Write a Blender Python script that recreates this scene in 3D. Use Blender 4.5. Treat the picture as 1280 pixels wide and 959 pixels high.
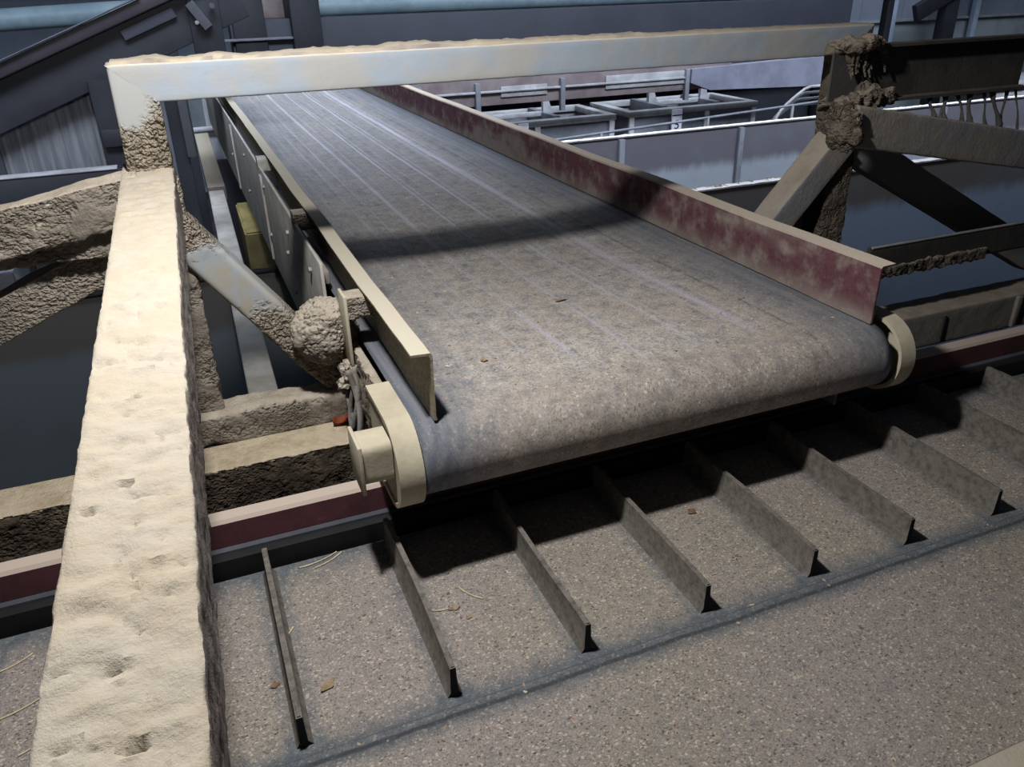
import bpy, bmesh, math, random
from mathutils import Vector, Matrix, noise

for o in list(bpy.data.objects): bpy.data.objects.remove(o)
S = bpy.context.scene
COL = S.collection
rnd = random.Random(7)

# ------------------------------------------------------------------ camera
cam_d = bpy.data.cameras.new('camera'); cam = bpy.data.objects.new('camera', cam_d); COL.objects.link(cam)
cam_d.sensor_width = 36.0; cam_d.sensor_fit = 'HORIZONTAL'; cam_d.lens = 997.0/1280*36
cam_d.clip_start = 0.02; cam_d.clip_end = 100
ya = Vector(((185-640)/997, (479.5+13)/997, -1)).normalized()
xb = Vector(((3450-640)/997, (479.5+97)/997, -1)); xb = (xb - ya*xb.dot(ya)).normalized()
za = xb.cross(ya)
M3 = Matrix((xb, ya, za))
cam.matrix_world = Matrix.Translation((0, 0, 0.66)) @ M3.to_4x4()
S.camera = cam

# ------------------------------------------------------------------ light
S.view_settings.view_transform = 'Standard'; S.view_settings.look = 'None'
S.view_settings.gamma = 1; S.view_settings.use_curve_mapping = False
S.view_settings.exposure = 0.0
W = bpy.data.worlds.new('hall'); S.world = W; W.use_nodes = True
W.node_tree.nodes['Background'].inputs[0].default_value = (0.55, 0.66, 0.9, 1)
W.node_tree.nodes['Background'].inputs[1].default_value = 0.028

def lamp(name, kind, loc, power, color, **kw):
    d = bpy.data.lights.new(name, kind); d.energy = power; d.color = color
    o = bpy.data.objects.new(name, d); COL.objects.link(o); o.location = loc
    for k, v in kw.items(): setattr(d, k, v)
    return o
def aim(o, p): o.rotation_euler = (Vector(p)-o.location).to_track_quat('-Z', 'Y').to_euler()
wl = lamp('work_light', 'POINT', (0.07, 0.96, 1.14), 86, (1.0, 0.975, 0.94), shadow_soft_size=0.045)
a = lamp('hall_light', 'AREA', (3.5, 6.7, 4.2), 80, (0.80, 0.88, 1.0), shape='RECTANGLE', size=8.0, size_y=3.2, spread=math.radians(62))
b = lamp('wall_fill_light', 'AREA', (10.5, 9.0, 4.2), 160, (0.80, 0.88, 1.0), shape='RECTANGLE', size=9.0, size_y=3.0, spread=math.radians(120))  # unseen fill lamp, turned towards the back wall to brighten it
c = lamp('front_fill_light', 'AREA', (2.5, 1.6, 4.6), 300, (0.80, 0.88, 1.0), shape='RECTANGLE', size=13.0, size_y=1.5, spread=math.radians(66))  # added fill, no visible source; lifts the upright faces in the background
aim(c, (2.5, 5.6, 0.2)); aim(b, (11.0, 12.4, 0.0))

# ------------------------------------------------------------------ material helpers
def lin(c):
    return tuple(((v/255)/12.92 if v/255 <= 0.04045 else ((v/255+0.055)/1.055)**2.4) for v in c) + (1,)

class NT:
    def __init__(s, name):
        s.m = bpy.data.materials.new(name); s.m.use_nodes = True
        s.t = s.m.node_tree; s.n = s.t.nodes; s.l = s.t.links
        s.b = s.n['Principled BSDF']
        s.co = s.n.new('ShaderNodeTexCoord').outputs['Object']
    def link(s, a, b): s.l.new(a, b)
    def val(s, sock, v):
        if hasattr(v, 'links') or hasattr(v, 'is_output'): s.l.new(v, sock)
        else: sock.default_value = v
    def mapping(s, scale):
        m = s.n.new('ShaderNodeMapping'); m.inputs['Scale'].default_value = scale; s.link(s.co, m.inputs[0]); return m.outputs[0]
    def noise(s, scale, detail=4, rough=0.6, stretch=None, dist=0.0):
        n = s.n.new('ShaderNodeTexNoise'); n.inputs['Scale'].default_value = scale; n.inputs['Detail'].default_value = detail
        n.inputs['Roughness'].default_value = rough; n.inputs['Distortion'].default_value = dist
        s.link(s.mapping(stretch) if stretch else s.co, n.inputs['Vector']); return n.outputs['Fac']
    def voro(s, scale, feature='F1', stretch=None):
        n = s.n.new('ShaderNodeTexVoronoi'); n.feature = feature; n.inputs['Scale'].default_value = scale
        q = s.n.new('ShaderNodeTexNoise'); q.inputs['Scale'].default_value = scale*0.55; q.inputs['Detail'].default_value = 4; s.link(s.co, q.inputs['Vector'])
        w = s.n.new('ShaderNodeVectorMath'); w.operation = 'SCALE'; s.link(q.outputs['Color'], w.inputs[0]); w.inputs['Scale'].default_value = 2.2/scale
        u = s.n.new('ShaderNodeVectorMath'); s.link(s.mapping(stretch) if stretch else s.co, u.inputs[0]); s.link(w.outputs[0], u.inputs[1])
        s.link(u.outputs[0], n.inputs['Vector']); return n.outputs['Distance']
    def cells(s, scale, stretch=None):
        n = s.n.new('ShaderNodeTexVoronoi'); n.inputs['Scale'].default_value = scale
        s.link(s.mapping(stretch) if stretch else s.co, n.inputs['Vector'])
        q = s.n.new('ShaderNodeSeparateColor'); s.link(n.outputs['Color'], q.inputs[0]); return q.outputs
    def rng(s, v, a, b, c=0.0, d=1.0, smooth=True):
        n = s.n.new('ShaderNodeMapRange'); n.interpolation_type = 'SMOOTHSTEP' if smooth else 'LINEAR'
        s.val(n.inputs[0], v); n.inputs[1].default_value = a; n.inputs[2].default_value = b
        n.inputs[3].default_value = c; n.inputs[4].default_value = d; return n.outputs[0]
    def math(s, op, a, b=0.0):
        n = s.n.new('ShaderNodeMath'); n.operation = op; s.val(n.inputs[0], a); s.val(n.inputs[1], b); n.use_clamp = False; return n.outputs[0]
    def mix(s, f, a, b):
        n = s.n.new('ShaderNodeMix'); n.data_type = 'RGBA'; n.clamp_factor = True
        s.val(n.inputs[0], f); s.val(n.inputs[6], a); s.val(n.inputs[7], b); return n.outputs[2]
    def ramp(s, v, stops):
        n = s.n.new('ShaderNodeValToRGB'); e = n.color_ramp.elements
        e[0].position = stops[0][0]; e[0].color = (stops[0][1],)*3+(1,)
        e[1].position = stops[-1][0]; e[1].color = (stops[-1][1],)*3+(1,)
        for p, c in stops[1:-1]:
            k = e.new(p); k.color = (c, c, c, 1)
        s.val(n.inputs[0], v); return n.outputs[0]
    def xyz(s):
        n = s.n.new('ShaderNodeSeparateXYZ'); s.link(s.co, n.inputs[0]); return n.outputs
    def nz(s):
        g = s.n.new('ShaderNodeNewGeometry'); n = s.n.new('ShaderNodeSeparateXYZ'); s.link(g.outputs['Normal'], n.inputs[0]); return n.outputs[2]
    def island(s):
        return s.n.new('ShaderNodeNewGeometry').outputs['Random Per Island']
    def bump(s, h, strength=0.5, dist=0.004):
        b = s.n.new('ShaderNodeBump'); b.inputs['Strength'].default_value = strength; b.inputs['Distance'].default_value = dist
        s.val(b.inputs['Height'], h); s.link(b.outputs[0], s.b.inputs['Normal'])
    def out(s, col, rough=0.9, metal=0.0, spec=0.3):
        s.val(s.b.inputs['Base Color'], col); s.val(s.b.inputs['Roughness'], rough); s.b.inputs['Metallic'].default_value = metal
        s.b.inputs['Specular IOR Level'].default_value = spec
        return s.m

def mat_plain(name, c, c2=None, scale=6, rough=0.7, bump=0.15, metal=0.0):
    t = NT(name); n = t.noise(scale, 6, 0.65)
    c2 = c2 or tuple(int(v*0.75) for v in c)
    col = t.mix(t.rng(n, 0.35, 0.68), lin(c), lin(c2))
    t.bump(t.noise(scale*8, 5, 0.7), bump, 0.003)
    return t.out(col, rough, metal)

def mat_caked(name, top, top2, side, side2, dusty=0.35, scale=14, bump=0.5, grain=120, crumb=0.0):
    """steel or dirt whose upward faces carry a layer of pale dust"""
    t = NT(name)
    n = t.noise(scale, 7, 0.68); n2 = t.noise(grain, 5, 0.75); n3 = t.noise(scale*0.35, 4, 0.6)
    tc = t.mix(t.rng(n, 0.38, 0.66), lin(top), lin(top2))
    sc = t.mix(t.rng(n3, 0.42, 0.6), lin(side), lin(side2))
    sc = t.mix(t.math('MULTIPLY', t.rng(n, 0.5, 0.72), dusty), sc, lin(top2))
    f = t.rng(t.math('ADD', t.nz(), t.math('MULTIPLY', t.math('SUBTRACT', n, 0.5), 0.5)), 0.35, 0.75)
    col = t.mix(f, sc, tc)
    col = t.mix(t.math('MULTIPLY', t.rng(n2, 0.62, 0.8), 0.35), col, lin(tuple(int(v*0.55) for v in top2)))
    h = t.math('ADD', n2, t.math('MULTIPLY', n, 1.5))
    if crumb:
        v = t.voro(150, 'F1', (1, 1, 1.3)); v2 = t.voro(75, 'F1', (1, 1, 1.2))
        gate = t.math('MULTIPLY', t.rng(t.noise(9, 4, 0.65), 0.36, 0.55), t.rng(t.nz(), 0.85, 0.5, 0.15, 1.0))
        h = t.math('SUBTRACT', h, t.math('MULTIPLY', t.math('MULTIPLY', t.math('ADD', v, t.math('MULTIPLY', v2, 0.8)), gate), crumb))
    t.bump(h, bump, 0.005)
    return t.out(col, 0.95, 0, 0.15)

CREAM, CREAM2 = (161, 154, 142), (147, 139, 125)
M = {}
M['dust'] = mat_caked('cream_dust', CREAM, (160, 150, 134), (128, 122, 120), (112, 104, 100), 0.5)
M['mud'] = mat_caked('crumbly_mud', (192, 182, 167), (170, 160, 145), (158, 149, 138), (132, 124, 114), 0.35, 22, 1.0, 160, 2.2)
M['mud_dark'] = mat_caked('dark_caked_mud', (206, 192, 168), (180, 164, 140), (96, 86, 74), (74, 66, 58), 0.3, 22, 1.0, 150, 2.4)
M['galv'] = mat_caked('dusty_galvanised_steel', (182, 173, 160), (168, 158, 142), (138, 148, 160), (146, 147, 146), 0.22, 16, 0.14, 90)
M['brownsteel'] = mat_caked('brown_dusty_steel', (156, 147, 134), (136, 127, 115), (130, 125, 118), (122, 123, 128), 0.4, 12, 0.5, 110)
M['brownmud'] = mat_caked('brown_mud', (140, 130, 118), (116, 107, 96), (112, 103, 93), (88, 80, 72), 0.35, 24, 1.0, 150, 2.4)
M['darksteel'] = mat_caked('dark_greasy_steel', (96, 92, 86), (78, 74, 70), (70, 68, 66), (56, 55, 54), 0.2, 16, 0.4, 90)
M['framesteel'] = mat_plain('pale_frame_steel', (184, 183, 180), (160, 156, 148), 9, 0.75, 0.2)
M['capsteel'] = mat_plain('cream_cap_steel', (186, 178, 158), (168, 160, 140), 10, 0.9, 0.3)
M['darkblue'] = mat_plain('dark_blue_grey_paint', (44, 47, 55), (37, 38, 45), 3, 0.6, 0.1)
M['gantry'] = mat_plain('gantry_dark_grey', (62, 64, 76), (54, 56, 66), 1.5, 0.6, 0.1)  # even dark grey for the girder and the conveyor rib
M['midgrey'] = mat_plain('dull_grey_paint', (76, 80, 88), (64, 66, 74), 5, 0.7, 0.1)
M['black'] = mat_plain('black_rubber', (30, 30, 31), (24, 24, 25), 20, 0.7, 0.2)
M['greypaint'] = mat_plain('grey_bin_paint', (118, 122, 132), (96, 100, 108), 5, 0.7, 0.15)
M['railgrey'] = mat_plain('pale_grey_rail', (160, 162, 168), (134, 134, 138), 8, 0.7, 0.1)
M['pipeblue'] = mat_plain('blue_grey_pipe', (138, 160, 172), (118, 140, 154), 4, 0.5, 0.05)
M['bolt'] = mat_plain('bolt_steel', (150, 150, 152), (110, 110, 112), 40, 0.5, 0.1, 0.3)
M['yellow'] = mat_caked('yellow_paint', (158, 146, 98), (134, 122, 84), (104, 95, 66), (84, 78, 58), 0.3, 12, 0.3)
M['label'] = mat_plain('white_label_paper', (226, 228, 240), (210, 212, 226), 30, 0.8, 0.0)
M['ink'] = mat_plain('blue_black_ink', (40, 44, 84), (34, 36, 70), 30, 0.8, 0.0)
M['leaf'] = mat_plain('rust_brown_leaf', (178, 96, 62), (120, 62, 42), 60, 0.8, 0.3)
M['bark'] = mat_plain('tan_bark', (178, 138, 108), (140, 108, 86), 60, 0.85, 0.3)
M['straw'] = mat_plain('pale_straw', (214, 200, 168), (186, 170, 138), 60, 0.85, 0.2)
M['chip'] = mat_plain('tan_chip', (204, 186, 156), (166, 144, 116), 60, 0.85, 0.3)
M['concrete'] = mat_plain('dark_concrete', (84, 84, 86), (64, 64, 66), 2, 0.95, 0.3)
M['beige'] = mat_plain('beige_trough', (150, 140, 138), (122, 110, 112), 4, 0.8, 0.2)
M['trough'] = mat_plain('dull_mauve_trough_paint', (122, 112, 114), (100, 90, 94), 4, 0.8, 0.2)
M['chute'] = mat_plain('pale_lilac_chute_paint', (122, 125, 142), (104, 107, 122), 4, 0.7, 0.1)
M['pillar'] = mat_plain('pale_blue_pillar', (168, 184, 206), (150, 166, 188), 4, 0.6, 0.05)

def mat_brace():
    t = NT('galvanised_brace_with_mud_ends')
    X, Y, Z = t.xyz(); n = t.noise(26, 6, 0.7)
    zz = t.math('ADD', Z, t.math('MULTIPLY', t.math('SUBTRACT', n, 0.5), 0.16))
    f = t.math('MAXIMUM', t.rng(zz, 0.10, 0.04), t.rng(zz, 0.19, 0.23))
    col = t.mix(f, t.mix(t.rng(n, 0.4, 0.65), lin((150, 156, 160)), lin((156, 150, 138))), t.mix(t.rng(t.noise(70, 5, 0.8), 0.35, 0.65), lin((160, 150, 136)), lin((132, 122, 110))))
    v = t.math('ADD', t.voro(150, 'F1'), t.math('MULTIPLY', t.voro(85, 'F1'), 0.8))
    t.bump(t.math('MULTIPLY', t.math('SUBTRACT', 1.0, v), t.math('MULTIPLY', f, 2.4)), 1.0, 0.005)
    return t.out(col, 0.92, 0, 0.2)
M['brace'] = mat_brace()
def mat_post():
    t = NT('galvanised_post_with_crumbly_mud')
    X, Y, Z = t.xyz(); n = t.noise(30, 6, 0.7)
    f = t.rng(t.math('ADD', Z, t.math('MULTIPLY', t.math('SUBTRACT', n, 0.5), 0.12)), 0.465, 0.425)
    f = t.math('ADD', f, t.math('MULTIPLY', t.rng(X, -0.05, -0.02), t.rng(Z, 0.52, 0.46, 0, .8)))
    col = t.mix(f, lin((148, 150, 150)), t.mix(t.rng(t.noise(70, 5, 0.8), 0.35, 0.65), lin((150, 140, 126)), lin((120, 110, 98))))
    v = t.math('ADD', t.voro(150, 'F1'), t.math('MULTIPLY', t.voro(85, 'F1'), 0.8))
    t.bump(t.math('MULTIPLY', t.math('SUBTRACT', 1.0, v), t.math('MULTIPLY', f, 2.4)), 1.0, 0.005)
    return t.out(col, 0.95, 0, 0.15)
M['post'] = mat_post()
def mat_burgundy():
    t = NT('burgundy_paint_with_dust')
    n = t.noise(16, 7, 0.7); g = t.noise(90, 5, 0.8); big = t.noise(2.2, 3, 0.5, (1, 1, 3))
    col = t.mix(t.rng(g, 0.4, 0.66), lin((98, 65, 72)), lin((80, 52, 59)))
    z = t.xyz()[2]
    f = t.math('ADD', t.rng(n, 0.44, 0.70, 0, 0.75), t.math('MULTIPLY', t.rng(z, 0.055, 0.0), t.rng(big, 0.3, 0.55, 0.35, 0.9)))
    f = t.math('ADD', f, t.rng(big, 0.53, 0.66, 0, 0.8))
    col = t.mix(f, col, lin((134, 124, 118)))
    col = t.mix(t.rng(t.nz(), 0.5, 0.8), col, lin((196, 184, 170)))
    t.bump(g, 0.4, 0.003)
    return t.out(col, 0.85, 0, 0.2)
M['burgundy'] = mat_burgundy()
def mat_burgundy_clean():
    t = NT('dark_burgundy_channel_paint')
    n = t.noise(10, 6, 0.7)
    col = t.mix(t.rng(n, 0.4, 0.68), lin((92, 54, 62)), lin((70, 46, 50)))
    col = t.mix(t.rng(t.noise(50, 5, 0.8), 0.58, 0.75, 0, 0.5), col, lin((128, 116, 104)))
    col = t.mix(t.rng(t.nz(), 0.45, 0.8), col, lin((188, 174, 162)))
    return t.out(col, 0.6, 0, 0.3)
M['burg_channel'] = mat_burgundy_clean()

def mat_guard_cream():
    t = NT('cream_guard_dust')
    g = t.noise(110, 6, 0.8); n = t.noise(14, 5, 0.6)
    col = t.mix(t.rng(g, 0.4, 0.66), lin((172, 163, 142)), lin((128, 120, 104)))
    col = t.mix(t.rng(n, 0.5, 0.75, 0, 0.6), col, lin((170, 156, 120)))
    col = t.mix(t.rng(t.nz(), 0.5, 0.8), col, lin((186, 179, 163)))
    t.bump(g, 0.5, 0.003)
    return t.out(col, 0.9, 0, 0.2)
M['guard_cream'] = mat_guard_cream()

def mat_belt():
    t = NT('worn_conveyor_belt')
    X, Y, Z = t.xyz()
    u = t.rng(X, 0.27, 1.30, 0, 1, False)
    def g(c, w, a): return [(c-w, 0.0), (c, a), (c+w, 0.0)]
    xs = [(0.50, .006, .35), (0.555, .005, .55), (0.636, .012, .75), (0.672, .004, .4), (0.757, .006, .9), (0.775, .004, .6),
          (0.815, .004, .35), (0.884, .007, .95), (0.908, .006, .6)]
    st = [(0.0, 0.0)]
    for x, w, am in xs: st += g((x-.27)/1.03, w/1.03, am)
    st.append((1.0, 0.0))
    st2 = [(0.0, 0.0)]
    for x, w, am in [(1.000, .012, .5), (1.030, .022, .9), (1.062, .006, .5)]: st2 += g((x-.27)/1.03, w/1.03, am)
    st2 += g((1.116-.27)/1.03, .004, 0.0); st2.append((1.0, 0.0))
    stripe = t.math('ADD', t.ramp(u, st[:31]), t.ramp(u, st2))
    streak = t.noise(30, 4, 0.6, (2.2, 0.06, 1))
    fine = t.noise(170, 6, 0.8); med = t.noise(26, 6, 0.72); big = t.noise(3.2, 3, 0.55)
    # dust lies on the middle of the belt, both margins stay clean
    edge = t.ramp(u, [(0, 0.0), (0.045, 0.0), (0.16, 0.75), (0.3, 1.0), (0.78, 1.0), (0.85, 0.55), (0.92, 0.2), (1.0, 0.0)])
    near = t.rng(Y, 3.6, 1.35, 0.35, 1.0)
    d = t.math('MULTIPLY', t.math('MULTIPLY', edge, near), t.rng(t.math('ADD', fine, t.math('MULTIPLY', med, 0.8)), 0.62, 1.08))
    base = t.mix(t.rng(streak, 0.35, 0.65), lin((88, 94, 104)), lin((112, 114, 122)))
    col = t.mix(d, base, lin((190, 183, 174)))
    col = t.mix(t.math('MULTIPLY', t.rng(big, 0.48, 0.62, 0, 0.5), d), col, lin((166, 151, 140)))
    s = t.math('MULTIPLY', stripe, t.math('MULTIPLY', t.rng(t.math('ADD', streak, t.math('MULTIPLY', fine, 0.5)), 0.45, 0.85, 0.2, 0.9), t.rng(Y, 1.16, 1.36, 0.15, 1.0)))
    col = t.mix(s, col, lin((190, 187, 204)))
    crease = t.ramp(u, [(0, 0), (0.815, 0), (0.8215, 0.8), (0.828, 0), (1, 0)])
    col = t.mix(t.math('MULTIPLY', crease, t.rng(t.noise(20, 4, 0.7), 0.35, 0.6)), col, lin((62, 60, 60)))
    # reddish speckle worn onto the drum end
    drum = t.math('MULTIPLY', t.rng(Y, 1.26, 1.14), t.math('MULTIPLY', edge, t.rng(fine, 0.42, 0.62, 0.1, 0.75)))
    col = t.mix(drum, col, lin((128, 108, 94)))
    k1 = t.cells(340, (1, .9, .8)); k2 = t.cells(240, (1, .9, .8)); k3 = t.cells(560, (1, .8, .8))
    dd = t.math('ADD', t.math('MULTIPLY', d, 0.8), 0.12)
    col = t.mix(t.math('MULTIPLY', t.rng(k3[0], 0.55, 0.95, 0, 0.55), dd), col, lin((190, 184, 176)))
    col = t.mix(t.math('MULTIPLY', t.rng(k1[0], 0.74, 0.95, 0, 0.7), dd), col, lin((84, 78, 76)))
    col = t.mix(t.math('MULTIPLY', t.rng(k2[1], 0.93, 0.98, 0, 0.8), dd), col, lin((208, 200, 188)))
    t.bump(t.math('ADD', fine, med), 0.35, 0.003)
    return t.out(col, 0.75, 0, 0.3)
M['belt'] = mat_belt()

def mat_lower():
    t = NT('dusty_cleated_belt_rubber')
    X, Y, Z = t.xyz()
    fine = t.noise(190, 7, 0.85); med = t.noise(40, 6, 0.75); big = t.noise(2.6, 4, 0.6); warp = t.noise(9, 4, 0.6)
    yy = t.math('ADD', Y, t.math('MULTIPLY', t.math('SUBTRACT', warp, 0.5), 0.024))
    v = t.rng(yy, 0.36, 1.26, 0, 1, False)
    c = lambda y: (y-.36)/.9
    cover = t.ramp(v, [(0, .9), (c(.765), .95), (c(.787), .5), (c(.800), .06), (c(.822), .06), (c(.84), .55), (c(.87), 1), (c(1.17), .95), (c(1.215), .5), (c(1.238), .05), (1, 0)])
    px = t.math('ABSOLUTE', t.math('SUBTRACT', t.math('FRACT', t.math('ADD', t.math('DIVIDE', t.math('SUBTRACT', X, 0.002), 0.2235), 20.5)), 0.5))
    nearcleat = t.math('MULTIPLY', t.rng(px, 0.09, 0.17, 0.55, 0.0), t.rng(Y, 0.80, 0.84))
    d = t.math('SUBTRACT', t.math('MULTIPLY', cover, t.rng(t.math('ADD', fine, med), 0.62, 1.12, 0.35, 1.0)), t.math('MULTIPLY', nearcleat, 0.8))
    base = t.mix(t.rng(med, 0.35, 0.7), lin((82, 91, 100)), lin((110, 115, 120)))
    dust = t.mix(t.rng(big, 0.4, 0.62), lin((150, 141, 138)), lin((147, 140, 129)))
    col = t.mix(d, base, dust)
    k1 = t.cells(430, (1, 1, .2)); k2 = t.cells(270, (1, 1.4, .2)); k3 = t.cells(620, (1, 1, .2))
    dd = t.math('ADD', t.math('MULTIPLY', t.math('MAXIMUM', d, 0.0), 0.75), 0.25)
    col = t.mix(t.math('MULTIPLY', t.rng(k1[0], 0.72, 0.95, 0, 0.65), dd), col, lin((92, 82, 76)))
    col = t.mix(t.math('MULTIPLY', t.rng(k3[0], 0.55, 0.95, 0, 0.6), dd), col, lin((190, 180, 168)))
    col = t.mix(t.math('MULTIPLY', t.rng(k2[1], 0.90, 0.97, 0, 0.8), dd), col, lin((204, 194, 178)))
    col = t.mix(t.math('MULTIPLY', t.rng(k2[0], 0.93, 0.98, 0, 0.8), dd), col, lin((74, 66, 60)))
    wy = t.math('ADD', Y, t.math('MULTIPLY', t.math('SUBTRACT', warp, 0.5), 0.008))
    line = t.math('MAXIMUM', t.rng(t.math('ABSOLUTE', t.math('SUBTRACT', wy, 0.8015)), 0.0015, 0.004, 0.8, 0.0), t.rng(t.math('ABSOLUTE', t.math('SUBTRACT', wy, 0.8145)), 0.0008, 0.0025, 0.5, 0.0))
    col = t.mix(t.math('MULTIPLY', line, t.rng(med, 0.3, 0.55)), col, lin((62, 66, 72)))
    t.bump(t.math('ADD', fine, t.math('MULTIPLY', med, 0.7)), 0.6, 0.004)
    return t.out(col, 0.92, 0, 0.15)
M['lower'] = mat_lower()
def mat_cleat():
    t = NT('dusty_rubber_cleat')
    n = t.noise(60, 6, 0.8)
    g = t.n.new('ShaderNodeNewGeometry'); sp = t.n.new('ShaderNodeSeparateXYZ'); t.link(g.outputs['Normal'], sp.inputs[0])
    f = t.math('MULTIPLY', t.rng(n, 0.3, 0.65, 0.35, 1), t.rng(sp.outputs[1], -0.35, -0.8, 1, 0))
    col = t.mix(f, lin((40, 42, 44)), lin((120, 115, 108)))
    t.bump(n, 0.4, 0.002)
    return t.out(col, 0.85, 0, 0.2)
M['cleat'] = mat_cleat()

def mat_hopper(zl, zw, top, bot, ribstain=True):
    t = NT('hopper_sheet_with_runs')
    X, Y, Z = t.xyz()
    n = t.noise(12, 5, 0.7, (1, 1, 0.16)); n2 = t.noise(3, 4, 0.6)
    zz = t.math('ADD', Z, t.math('MULTIPLY', t.math('SUBTRACT', n, 0.5), zw*2.2))
    col = t.mix(t.rng(zz, zl+zw*.7, zl-zw*1.1), lin(top), lin(bot))
    col = t.mix(t.rng(n2, 0.45, 0.7, 0, 0.35), col, lin(tuple(int(v*0.82) for v in bot)))
    return t.out(col, 0.6, 0, 0.3)
def mat_corr():
    t = NT('grey_corrugated_sheet')
    X, Y, Z = t.xyz()
    n = t.noise(7, 4, 0.6, (6, 6, .3))
    col = t.mix(t.rng(n, 0.4, 0.6), lin((160, 163, 170)), lin((132, 136, 144)))
    return t.out(col, 0.6, 0, 0.3)
M['corr'] = mat_corr()
def mat_rim():
    t = NT('white_dusty_rim')
    n = t.noise(40, 6, 0.7)
    col = t.mix(t.rng(n, 0.5, 0.7, 0, 0.6), lin((240, 238, 238)), lin((196, 188, 178)))
    col = t.mix(t.rng(t.nz(), 0.2, 0.6), lin((130, 128, 130)), col)
    t.bump(n, 0.6, 0.006)
    return t.out(col, 0.9)
M['rim'] = mat_rim()
def mat_backwall():
    t = NT('hall_wall_panels')
    X, Y, Z = t.xyz()
    fr = t.math('FRACT', t.math('MULTIPLY', X, 1.0))
    col = t.mix(t.rng(fr, 0.0, 0.04, 0.6, 0), lin((126, 136, 152)), lin((90, 98, 112)))
    col = t.mix(t.rng(Z, -0.17, -0.2), col, lin((158, 168, 176)))
    col = t.mix(t.rng(t.noise(2, 4, 0.6), 0.45, 0.7, 0, .4), col, lin((104, 112, 128)))
    return t.out(col, 0.7)
M['backwall'] = mat_backwall()
def mat_crumbs():
    t = NT('bark_and_earth_crumbs')
    n = t.n.new('ShaderNodeValToRGB'); e = n.color_ramp.elements
    e[0].position = 0; e[0].color = lin((92, 78, 66)); e[1].position = 1; e[1].color = lin((216, 204, 184))
    for p, c in ((.35, (140, 124, 106)), (.6, (176, 160, 138)), (.8, (160, 122, 96))):
        k = e.new(p); k.color = lin(c)
    t.link(t.island(), n.inputs[0])
    return t.out(n.outputs[0], 0.95)
M['crumbs'] = mat_crumbs()

# ------------------------------------------------------------------ object helpers
def tag(o, label=None, cat=None, group=None, kind=None):
    if label: o['label'] = label
    if cat: o['category'] = cat
    if group: o['group'] = group
    if kind: o['kind'] = kind
    return o
def thing(name, loc, label, cat, group=None):
    o = bpy.data.objects.new(name, None); COL.objects.link(o); o.location = loc; o.empty_display_size = 0.1
    return tag(o, label, cat, group)
def obj(name, bm, mat, parent=None, smooth=True):
    bmesh.ops.recalc_face_normals(bm, faces=bm.faces)
    me = bpy.data.meshes.new(name); bm.to_mesh(me); bm.free()
    if smooth:
        for p in me.polygons: p.use_smooth = True
        try: me.set_sharp_from_angle(angle=math.radians(38))
        except Exception: pass
    me.materials.append(mat)
    o = bpy.data.objects.new(name, me); COL.objects.link(o)
    if parent is not None:
        o.parent = parent
        o.matrix_parent_inverse = world_of(parent).inverted()
    return o
def world_of(o):
    m = Matrix.LocRotScale(o.location, o.rotation_euler, o.scale)
    if o.parent: m = world_of(o.parent) @ o.matrix_parent_inverse @ m
    return m

def add_box(bm, lo, hi, bev=0.0, rot=None, about=None):
    lo, hi = Vector(lo), Vector(hi); c = (lo+hi)/2; s = hi-lo
    r = bmesh.ops.create_cube(bm, size=1)
    vs = r['verts']
    bmesh.ops.scale(bm, vec=s, verts=vs)
    if bev:
        es = list({e for v in vs for e in v.link_edges})
        q = bmesh.ops.bevel(bm, geom=es, offset=bev, segments=2, affect='EDGES', profile=0.5)
        vs = list({v for f in q['faces'] for v in f.verts} | {v for v in vs if v.is_valid})
    if rot: bmesh.ops.rotate(bm, cent=(0, 0, 0), matrix=rot, verts=vs)
    bmesh.ops.translate(bm, vec=c, verts=vs)
    return vs
def box(lo, hi, bev=0.0, rot=None):
    bm = bmesh.new(); add_box(bm, lo, hi, bev, rot); return bm

def fbm(p, f, o=5): return noise.fractal(Vector(p)*f, 0.9, 2.1, o)
def turb(p, f, o=4): return noise.turbulence(Vector(p)*f, o, False)
def vor(p, f): return noise.voronoi(Vector(p)*f)[0][0]

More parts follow.
